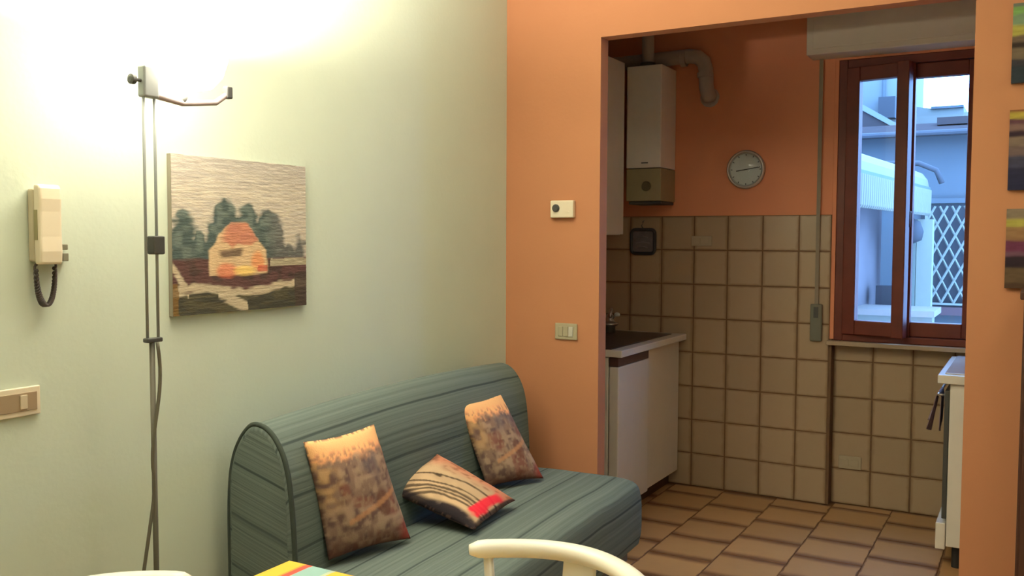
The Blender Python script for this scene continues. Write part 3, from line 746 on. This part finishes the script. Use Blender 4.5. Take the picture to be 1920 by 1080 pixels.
# piping round both ends of the backrest
for y in (0.010,):
    pp = [(q[0], y, q[1]) for q in sec[2:66]]
    obj('piping', tube(pp, 0.0075, 8), PIPING, sofa, smooth=True)
sec2 = smooth_closed([(0.22, 0.26), (0.22, 0.40), (0.235, 0.495), (0.33, 0.512), (0.48, 0.514), (0.64, 0.513), (0.715, 0.500), (0.742, 0.46), (0.748, 0.38), (0.742, 0.28), (0.70, 0.245), (0.45, 0.245)], 72)
obj('seat', loft_body(sec2, SL, 0.03, 0.006, 72, 40, uvoff=0.03), SOFA, sofa, smooth=True)
bm = bmesh.new(); 
obj('base_frame', box(0.06, 0.70, 0.05, SL-0.05, 0.19, 0.242), DGREY, sofa, bevel=0.004)
for x_ in (0.10, 0.66):
    for y_ in (0.10, SL-0.10): obj('leg', tube([(x_, y_, 0.0012), (x_, y_, 0.19)], 0.016, 14), DGREY, sofa, smooth=True)

# ------------------------------------------------------------------ cushions
def pillow_mesh(c, thick, n, paint, sag=0.0):
    """c = four world corners (bottom-left, bottom-right, top-right, top-left) seen from the front"""
    BL, BR, TR, TL = [np.array(p, float) for p in c]
    u = np.linspace(0, 1, n); U, V = np.meshgrid(u, u, indexing='ij')
    base = (BL*(1-U[..., None])*(1-V[..., None])+BR*U[..., None]*(1-V[..., None])+TR*U[..., None]*V[..., None]+TL*(1-U[..., None])*V[..., None])
    nrm = np.cross(BR-BL, TL-BL); nrm /= np.linalg.norm(nrm)
    cen = base.mean((0, 1))
    # edges pulled in between the corners
    pull = (np.abs(2*U-1)**2*(1-(2*V-1)**2)+np.abs(2*V-1)**2*(1-(2*U-1)**2))*0.055
    base = base+(cen-base)*pull[..., None]
    h = thick/2*((1-np.abs(2*U-1)**2.6)*(1-np.abs(2*V-1)**2.6))**0.55
    wr = 0.006*(vnoise(U, V, 5, 31)-0.5)*np.minimum(1, h/0.02)
    F = base+nrm*(h+wr)[..., None]; B = base-nrm*(h*0.9)[..., None]
    col = paint(U, V); 
    idx = np.arange(n*n).reshape(n, n)
    f1 = np.stack([idx[:-1, :-1], idx[1:, :-1], idx[1:, 1:], idx[:-1, 1:]], -1).reshape(-1, 4)
    f2 = f1[:, ::-1]+n*n
    me = bpy.data.meshes.new('cushion'); V_ = np.concatenate([F.reshape(-1, 3), B.reshape(-1, 3)])
    me.from_pydata(V_.tolist(), [], np.concatenate([f1, f2]).tolist())
    a = me.color_attributes.new('Col', 'FLOAT_COLOR', 'POINT'); cc = np.ones((2*n*n, 4), np.float32)
    cc[:n*n, :3] = col.reshape(-1, 3); cc[n*n:, :3] = np.array((0.16, 0.09, 0.07)); a.data.foreach_set('color', cc.ravel())
    bm = bmesh.new(); bm.from_mesh(me); bmesh.ops.remove_doubles(bm, verts=bm.verts, dist=0.0004); bm.to_mesh(me); bm.free()
    me.update(); return me
def village(seed):
    def f(u, v):
        n1 = vnoise(u, v, 7, seed); n2 = vnoise(u, v, 17, seed+1); n3 = vnoise(u, v*2.2, 11, seed+2); n4 = vnoise(u, v, 34, seed+3)
        c = np.zeros(u.shape+(3,))+np.array(lin((124, 100, 86)))
        c = blend(c, sst(0.45, 0.75, n2)*0.8, lin((90, 68, 64)))
        c = blend(c, sst(0.55, 0.8, n3)*0.7, lin((160, 134, 112)))
        c = blend(c, sst(0.6, 0.85, n1)*0.6, lin((112, 60, 48)))
        c = blend(c, sst(0.58, 0.8, n4)*0.5, lin((150, 128, 104)))
        c = blend(c, sst(0.5, 0.78, v)*sst(0.3, 0.6, n1)*sst(0.2, 0.5, u)*0.75, lin((92, 82, 84)))
        c = blend(c, sst(0.35, 0.10, u)*sst(0.3, 0.6, v)*0.55*sst(0.3, 0.6, n3), lin((178, 140, 92)))
        c = blend(c, sst(0.77, 0.86, v+0.07*(n2-0.5)+0.05*(n4-0.5)), [k*1.2 for k in lin((214, 150, 104))])
        c = blend(c, sst(0.80, 0.84, v)*sst(0.93, 0.86, v)*sst(0.5, 0.7, n4)*0.7, lin((130, 98, 84)))
        c = blend(c, sst(0.20, 0.02, v+0.1*(n2-0.5))*0.75, lin((84, 44, 36)))
        c = blend(c, sst(0.13, 0.10, np.hypot((u-0.72)*1.2, v-0.38))*0.7, lin((92, 56, 44)))
        c = blend(c, sst(0.03, 0.015, np.abs(v-(0.22+0.25*u)))*0.6*(u > 0.25), lin((180, 128, 88)))
        c = blend(c, sst(0.2, 0.05, np.hypot(u-1, v-0.05))*0.7, lin((140, 52, 42)))
        return np.clip(c*1.4, 0, 0.92)
    return f
def swirl(u, v):
    n1 = vnoise(u, v, 8, 51); n2 = vnoise(u, v, 20, 52)
    c = np.zeros(u.shape+(3,))+np.array(lin((168, 142, 112)))
    c = blend(c, sst(0.4, 0.7, n1)*0.5, lin((190, 160, 126)))
    # v=1 edge is the reddish far side
    c = blend(c, sst(0.62, 0.95, v+0.1*(n1-0.5))*0.8, lin((178, 104, 78)))
    c = blend(c, sst(0.6, 0.8, v)*sst(0.55, 0.75, n2)*0.6, lin((120, 74, 54)))
    R = np.hypot((u-0.72)*0.9, (v+0.25))
    for r, w in ((0.52, 0.014), (0.58, 0.010), (0.64, 0.018), (0.72, 0.010), (0.88, 0.012)):
        c = blend(c, sst(w+0.010, w, np.abs(R-r+0.02*(n1-0.5)))*0.85, lin((58, 46, 34)))
    c = blend(c, sst(0.055, 0.03, np.hypot(u-0.30, (v-0.52)*1.6))*0.9, lin((54, 44, 30)))
    c = blend(c, sst(0.44, 0.38, R)*1.0, lin((44, 36, 38)))
    c = blend(c, sst(0.44, 0.38, R)*sst(0.5, 0.7, n2)*0.5, lin((130, 112, 96)))
    c = blend(c, sst(0.13, 0.05, v)*0.95, lin((34, 28, 32)))
    c = blend(c, sst(0.075, 0.045, np.abs(u-0.90+0.05*(n1-0.5)))*sst(0.13, 0.22, v+0.15*(n2-0.5))*sst(0.90, 0.72, v)*0.95, lin((214, 34, 56)))
    c = blend(c, sst(0.96, 0.985, u)*0.85, lin((44, 34, 34)))
    c = blend(c, sst(0.1, 0.0, u)*0.5, lin((60, 46, 44)))
    return np.clip(c*1.3, 0, 0.9)
CUSH = vcol_mat('printed_cushion_cotton', 0.9, 0.3, 200)
GRP = 'printed cushions on the sofa'
p1 = [(-1.765, 2.005, 0.532), (-1.675, 2.285, 0.532), (-1.800, 2.262, 0.885), (-1.812, 1.955, 0.885)]
o = obj('cushion', pillow_mesh(p1, 0.10, 56, village(41)), CUSH, smooth=True); tag(o, 'brown village-print cushion with peach top, nearest the lamp end', 'cushion', GRP)
p3 = [(-1.775, 2.905, 0.532), (-1.655, 3.135, 0.532), (-1.868, 3.16, 0.845), (-1.868, 2.835, 0.855)]
o = obj('cushion', pillow_mesh(p3, 0.10, 56, village(43)), CUSH, smooth=True); tag(o, 'brown village-print cushion with peach top, at the kitchen end', 'cushion', GRP)
p2 = [(-1.862, 2.405, 0.628), (-1.530, 2.425, 0.543), (-1.565, 2.755, 0.553), (-1.815, 2.635, 0.712)]
o = obj('cushion', pillow_mesh(p2, 0.085, 56, swirl), CUSH, smooth=True); tag(o, 'cushion with dark arcs and a red patch lying between the two upright ones', 'cushion', GRP)

# ------------------------------------------------------------------ table with striped cloth
TX0, TX1, TY0, TY1, TZ = -1.440, -0.42, 0.66, 1.508, 0.75
t = thing('dining_table', 'dining table under a striped cloth in the foreground', 'table', ((TX0+TX1)/2, (TY0+TY1)/2, 0))
hx, hy = (TX1-TX0)/2-0.008, (TY1-TY0)/2-0.008
obj('tabletop', box(-hx, hx, -hy, hy, 0.715, 0.744), CHAIRM, t, bevel=0.004)
obj('apron', box(-hx+0.05, hx-0.05, -hy+0.05, hy-0.05, 0.64, 0.7145), CHAIRM, t)
for sx in (-1, 1):
    for sy in (-1, 1): obj('leg', tube([(sx*(hx-0.07), sy*(hy-0.07), 0.0012), (sx*(hx-0.07), sy*(hy-0.07), 0.639)], [0.020, 0.028], 12), CHAIRM, t, smooth=True)
def cloth_mat():
    m = bpy.data.materials.new('striped_tablecloth'); m.use_nodes = True; nt = m.node_tree; b = nt.nodes['Principled BSDF']
    tc = nt.nodes.new('ShaderNodeUVMap'); sp = nt.nodes.new('ShaderNodeSeparateXYZ'); nt.links.new(tc.outputs[0], sp.inputs[0])
    a = nt.nodes.new('ShaderNodeMath'); a.operation = 'MULTIPLY'; a.inputs[1].default_value = 1/0.30; nt.links.new(sp.outputs[0], a.inputs[0])
    f = nt.nodes.new('ShaderNodeMath'); f.operation = 'FRACT'; nt.links.new(a.outputs[0], f.inputs[0])
    r = nt.nodes.new('ShaderNodeValToRGB'); nt.links.new(f.outputs[0], r.inputs[0]); cr = r.color_ramp; cr.interpolation = 'CONSTANT'
    Yw = (0.80, 0.47, 0.06, 1); Rd = (0.74, 0.10, 0.07, 1); Bl = (0.28, 0.45, 0.42, 1); Wh = (0.46, 0.52, 0.38, 1); Or = (0.85, 0.30, 0.06, 1)
    st = [(0.0, Yw), (0.18, Or), (0.20, Rd), (0.255, Bl), (0.44, Wh), (0.475, Yw), (0.72, Or), (0.745, Rd), (0.79, Bl), (0.93, Wh), (0.96, Yw)]
    cr.elements[0].position, cr.elements[0].color = st[0]; cr.elements[1].position, cr.elements[1].color = st[1]
    for p_, c_ in st[2:]:
        e = cr.elements.new(p_); e.color = c_
    nt.links.new(r.outputs[0], b.inputs['Base Color']); b.inputs['Roughness'].default_value = 0.85; b.inputs['Specular IOR Level'].default_value = 0.2
    return m
# cloth: top, rounded over the edge, hanging 20 cm
na, nb = 90, 90
drop = 0.20; hw, hd = (TX1-TX0)/2, (TY1-TY0)/2
ga = np.linspace(-(hw+drop), hw+drop, na); gb = np.linspace(-(hd+drop), hd+drop, nb)
A, Bb = np.meshgrid(ga, gb, indexing='ij')
ex = np.maximum(0, np.abs(A)-hw); ey = np.maximum(0, np.abs(Bb)-hd)
dz = np.maximum(ex, ey)
wx = 0.006*np.sin(Bb*23)*ex/drop + 0.004*ex/drop; wy = 0.006*np.sin(A*21)*ey/drop + 0.004*ey/drop
cx_ = np.sign(A)*(np.minimum(np.abs(A), hw)+wx*1.0+0.25*np.minimum(ex, ey)); cy_ = np.sign(Bb)*(np.minimum(np.abs(Bb), hd)+wy+0.25*np.minimum(ex, ey))
rx = np.clip((np.abs(A)-(hw-0.03))/0.03, 0, 1); ry = np.clip((np.abs(Bb)-(hd-0.03))/0.03, 0, 1)
P = np.stack([cx_, cy_, TZ-dz-0.004*np.maximum(rx, ry)**2+0.0005], -1)
uvw = np.stack([A+hw, Bb], -1)
me = grid_mesh('cloth', P+np.array([(TX0+TX1)/2, (TY0+TY1)/2, 0]), uv=uvw)
o = obj('tablecloth', me, cloth_mat(), smooth=True)
tag(o, 'tablecloth striped yellow, red and pale blue on the dining table', 'tablecloth')

# ------------------------------------------------------------------ white chairs
def make_chair(label, loc, rotz, hr, r, sag):
    t = thing('dining_chair', label, 'chair', loc, rotz, 'cream dining chairs round the table')
    # local: back at +y, seat towards -y ; rail is a flat-bottomed curved bar
    pts = []; rad = []
    for k in range(33):
        s = -1+2*k/32
        pts.append((s*r, sag*(1-s*s)-0.005, hr))
        rad.append(0.0195*min(1.0, 0.55+6*(1-abs(s))))
    obj('top_rail', tube(pts, rad, 16, flat=(1.05, 0.95)), CHAIRM, t, smooth=True)
    yb = lambda s: sag*(1-s*s)-0.005
    for s in (-0.86, 0.86): obj('back_post', tube([(s*r, yb(s), hr-0.012), (s*r*0.93, 0.022, 0.66), (s*r*0.88, 0.006, 0.44)], 0.0105, 12), CHAIRM, t, smooth=True)
    sl = obj('splat', box(-0.036, 0.036, -0.006, 0.006, 0, hr-0.012-0.455), CHAIRM, t, bevel=0.003)
    sl.location = (0, 0.045, 0.455); sl.rotation_euler = (-math.atan2(yb(0)-0.045, hr-0.47), 0, 0)
    bm = bmesh.new(); n = 40; rings = []
    for z, k_ in ((0.425, 0.94), (0.43, 1.0), (0.448, 1.0), (0.455, 0.97)):
        ring = []
        for i in range(n):
            a = 2*math.pi*i/n; c, s = math.cos(a), math.sin(a)
            q = (abs(c)**4+abs(s)**4)**-0.25
            ring.append(bm.verts.new((c*q*0.205*k_, -0.16+s*q*0.20*k_, z)))
        rings.append(ring)
    for a, b_ in zip(rings, rings[1:]):
        for i in range(n): bm.faces.new((a[i], a[(i+1) % n], b_[(i+1) % n], b_[i]))
    bm.faces.new(rings[0][::-1]); bm.faces.new(rings[-1])
    obj('seat', bm, CHAIRM, t, smooth=False)
    for sx in (-1, 1):
        for sy in (-1, 1):
            obj('leg', tube([(sx*0.155, -0.16+sy*0.15, 0.424), (sx*0.185, -0.16+sy*0.18, 0.001)], [0.018, 0.013], 12), CHAIRM, t, smooth=True)
        obj('stretcher', tube([(sx*0.172, -0.16-0.165, 0.20), (sx*0.172, -0.16+0.165, 0.20)], 0.009, 10), CHAIRM, t, smooth=True)
    return t
make_chair('cream chair back in the foreground in front of the sofa seat', (-0.784, 1.527, 0.0), math.radians(-5), 0.84, 0.198, 0.105)
make_chair('cream chair at the bottom left, only the curve of its back showing', (-1.522, 1.053, 0.0), math.radians(68.7), 0.785, 0.198, 0.105)

# ------------------------------------------------------------------ outside the window
EXW = mat('blue_grey_render', (0.080, 0.085, 0.088), 0.9, var=0.10, scale=3)
EXL = mat('pale_render', (0.15, 0.15, 0.14), 0.9, var=0.06, scale=3)
EXR = mat('weathered_roof', (0.055, 0.042, 0.040), 1.0, spec=0.0, var=0.2, scale=6)
AWN = mat('white_awning_canvas', (0.17, 0.155, 0.115), 0.8, var=0.02)
AWB = mat('grey_green_band', (0.09, 0.11, 0.09), 0.8)
LIL = mat('lilac_blind', (0.14, 0.11, 0.11), 0.9, var=0.2, scale=3)
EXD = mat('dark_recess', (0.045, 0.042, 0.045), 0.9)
EXG = mat('courtyard_paving', (0.11, 0.10, 0.09), 0.9)
LATM = mat('white_lattice_wood', (0.20, 0.19, 0.15), 0.7)
struct('courtyard_ground', box(-14, 10, 5.46, 24, -3.1, -3.0), EXG, label='paved courtyard below the kitchen window')

t = thing('neighbour_house', 'blue-grey rendered house across the courtyard', 'building', (-1.0, 10.2, -3.0))
obj('wall', box(-3.4, 3.4, 0.0, 0.4, 0.0, 5.52), EXW, t)
obj('cornice', box(-3.4, 3.4, -0.06, 0.0, 4.84, 4.89), EXW, t)
obj('roof', prism([(-0.28, 5.53), (0.6, 5.72), (0.6, 5.64), (-0.28, 5.49)], 'x', -3.45, 3.45), EXR, t)
obj('gutter', tube([(-3.45, -0.31, 5.52), (3.45, -0.31, 5.52)], 0.028, 8), EXD, t)
obj('ridge_block', box(0.05, 0.60, 0.25, 0.60, 5.66, 5.735), EXR, t)
w = obj('window', box(-0.05, 0.75, -0.012, 0.0, 3.80, 4.80), EXD, t)
obj('window_sill', box(-0.15, 0.85, -0.12, 0.0, 3.72, 3.80), mat('purple_brown_sill', (0.09, 0.04, 0.04), 0.8), t)
# lattice in front of that window, each slat its own piece
lat = thing('garden_lattice', 'white diamond lattice screen on the blue-grey house', 'lattice', (-0.62, 10.12, 0.84))
LW, LH = 0.37, 0.97
obj('frame', box(-LW-0.02, LW+0.02, -0.012, 0.012, -0.02, 0.0), LATM, lat)
def slat(x0, sgn):
    """from bottom at x0 rising with slope dz/dx = 2*sgn ; clipped to the frame"""
    k = 2.0*sgn
    pts = []
    for zz in (0, LH):
        xx = x0+zz/k
        pts.append((xx, zz))
    (xa, za), (xb, zb) = pts
    def clip(xa, za, xb, zb, lim, side):
        return xa, za
    if xa > xb: xa, za, xb, zb = xb, zb, xa, za
    if xb < -LW or xa > LW: return
    m_ = (zb-za)/(xb-xa)
    if xa < -LW: za += m_*(-LW-xa); xa = -LW
    if xb > LW: zb += m_*(LW-xb); xb = LW
    if abs(xb-xa) < 0.02: return
    yo = -0.005 if sgn > 0 else 0.005
    obj('slat', tube([(xa, yo, za), (xb, yo, zb)], 0.011, 4), LATM, lat)
k = -1.0
while k < 1.0:
    slat(k, 1); slat(k, -1); k += 0.112
for s in (-1, 1): obj('frame', box(s*LW-0.015, s*LW+0.015, -0.012, 0.012, 0, LH), LATM, lat)

t = thing('far_house', 'pale blue far house showing above the roofs on the right', 'building', (-1.2, 13.5, -3.0))
obj('wall', prism([(-0.38, 0), (0.29, 0), (0.29, 6.24), (-0.12, 6.23), (-0.38, 6.28)], 'y', 0, 3), mat('far_pale_render', (0.16, 0.15, 0.125), 0.9), t)
obj('wall', box(0.29, 2.6, 0.1, 3, 0, 6.165), mat('far_light_render', (0.23, 0.21, 0.17), 0.9), t)
obj('coping', box(-0.10, 0.29, -0.05, 0.0, 6.215, 6.245), EXW, t)
t = thing('tall_house', 'light tall house behind the sloping roof on the left', 'building', (-3.2, 12.8, -3.0))
obj('wall', box(-2.2, 1.56, 0, 3, 0, 8.0), EXL, t)
obj('balcony', box(1.36, 1.56, -0.18, 0.0, 6.03, 6.30), EXD, t)
obj('drainpipe', tube([(1.40, -0.04, 0), (1.40, -0.04, 8.0)], 0.02, 8), EXW, t)
t = thing('gabled_annex', 'annex with a dark sloping roof and pale verge seen in the left pane', 'building', (-1.42, 11.5, -3.0))
obj('wall', box(-2.4, 0.0, 0.0, 0.9, 0, 5.68), EXW, t)
obj('roof', prism([(-2.4, 5.69), (0.03, 5.69), (0.0, 5.72), (-0.40, 5.97), (-2.4, 7.2)], 'y', -0.05, 0.95), EXR, t)
obj('verge', prism([(0.0, 5.722), (-0.40, 5.972), (-2.4, 7.202), (-2.4, 7.27), (-0.38, 6.03), (0.04, 5.76)], 'y', -0.08, 0.98), EXL, t)

# side wing with awning running away from the window
A0 = Vector((-1.105, 6.50, 1.695)); A1 = Vector((-0.895, 9.30, 1.695))
dirv = (A1-A0).normalized(); side = Vector((-dirv.y, dirv.x, 0))       # towards the wing
t = thing('window_awning', 'white scalloped awning over the terrace, seen through both panes', 'awning', (0, 0, 0))
def sweep(prof, e0=0.0, e1=0.0):
    bm = bmesh.new(); n = len(prof)
    a = [bm.verts.new(A0-dirv*e0+side*p[0]+Vector((0, 0, p[1]))) for p in prof]
    b_ = [bm.verts.new(A1+dirv*e1+side*p[0]+Vector((0, 0, p[1]))) for p in prof]
    bm.faces.new(a); bm.faces.new(b_[::-1])
    for i in range(n): bm.faces.new((a[i], a[(i+1) % n], b_[(i+1) % n], b_[i]))
    return bm
top = [(0.0, 0.26), (0.015, 0.33), (0.06, 0.39), (0.15, 0.43), (0.40, 0.47), (0.40, 0.45), (0.15, 0.41), (0.07, 0.375), (0.03, 0.32), (0.015, 0.26)]
obj('canopy', sweep(top), AWN, t)
obj('band', sweep([(-0.012, 0.235), (-0.012, 0.262), (0.018, 0.262), (0.018, 0.235)]), AWB, t)
L_ = (A1-A0).length; nr = 44
for i in range(nr):
    p = A0+dirv*(L_*(i+0.5)/nr)
    P = [p+Vector((0, 0, z)) for z in (0.235, 0.12, 0.02, 0.0)]
    obj('fringe_pleat', tube(P, [0.027, 0.027, 0.024, 0.012], 8), AWN, t)
obj('end_bracket', tube([A1+side*0.40+Vector((0, 0, 0.50))+dirv*0.03, A1+side*0.10+Vector((0, 0, 0.49))+dirv*0.03, A1-side*0.05+Vector((0, 0, 0.42))+dirv*0.04, A1-side*0.10+Vector((0, 0, 0.30))+dirv*0.04], 0.025, 8), EXD, t, smooth=True)
t = thing('side_wing', 'lilac-shaded terrace wing below the awning', 'building', (0, 0, 0))
bm = bmesh.new()
a = [A0+side*0.41-dirv*0.8, A1+side*0.41+dirv*0.0, A1+side*1.4+dirv*0.0, A0+side*1.4-dirv*0.8]
lo_ = [bm.verts.new((p.x, p.y, -3.0)) for p in a]; hi_ = [bm.verts.new((p.x, p.y, 2.14)) for p in a]
bm.faces.new(lo_[::-1]); bm.faces.new(hi_)
for i in range(4): bm.faces.new((lo_[i], lo_[(i+1) % 4], hi_[(i+1) % 4], hi_[i]))
obj('wall', bm, LIL, t)
obj('column', box(-1.12, -0.975, 9.10, 9.28, -3, 1.66), mat('pale_column', (0.16, 0.17, 0.135), 0.8), t)
obj('column', box(-0.970, -0.84, 9.12, 9.28, -3, 1.66), mat('pale_column_light', (0.24, 0.23, 0.17), 0.8), t)
t = thing('terrace_parapet', 'pale terrace parapet with a light coping at the foot of the view', 'parapet', (-1.1, 8.2, -3.0))
obj('wall', box(-0.27, 0.36, 0.0, 0.2, 0, 3.84), mat('parapet_render', (0.20, 0.19, 0.15), 0.8), t)
obj('coping', box(-0.27, 0.38, -0.06, 0.55, 3.84, 3.89), mat('lilac_coping', (0.24, 0.19, 0.155), 0.8), t)
obj('dark_ledge', box(-0.16, 0.09, 0.56, 0.70, 3.89, 4.06), EXD, t)
o = obj('hanging_blob', lathe([(0.02, 0.30), (0.10, 0.26), (0.14, 0.14), (0.12, 0.04), (0.03, 0.0)], 20), EXD, smooth=True)  # dark rounded body under the awning's far end
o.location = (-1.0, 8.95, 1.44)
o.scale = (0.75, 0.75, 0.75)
tag(o, 'dark round lantern hanging below the far end of the awning', 'blob')
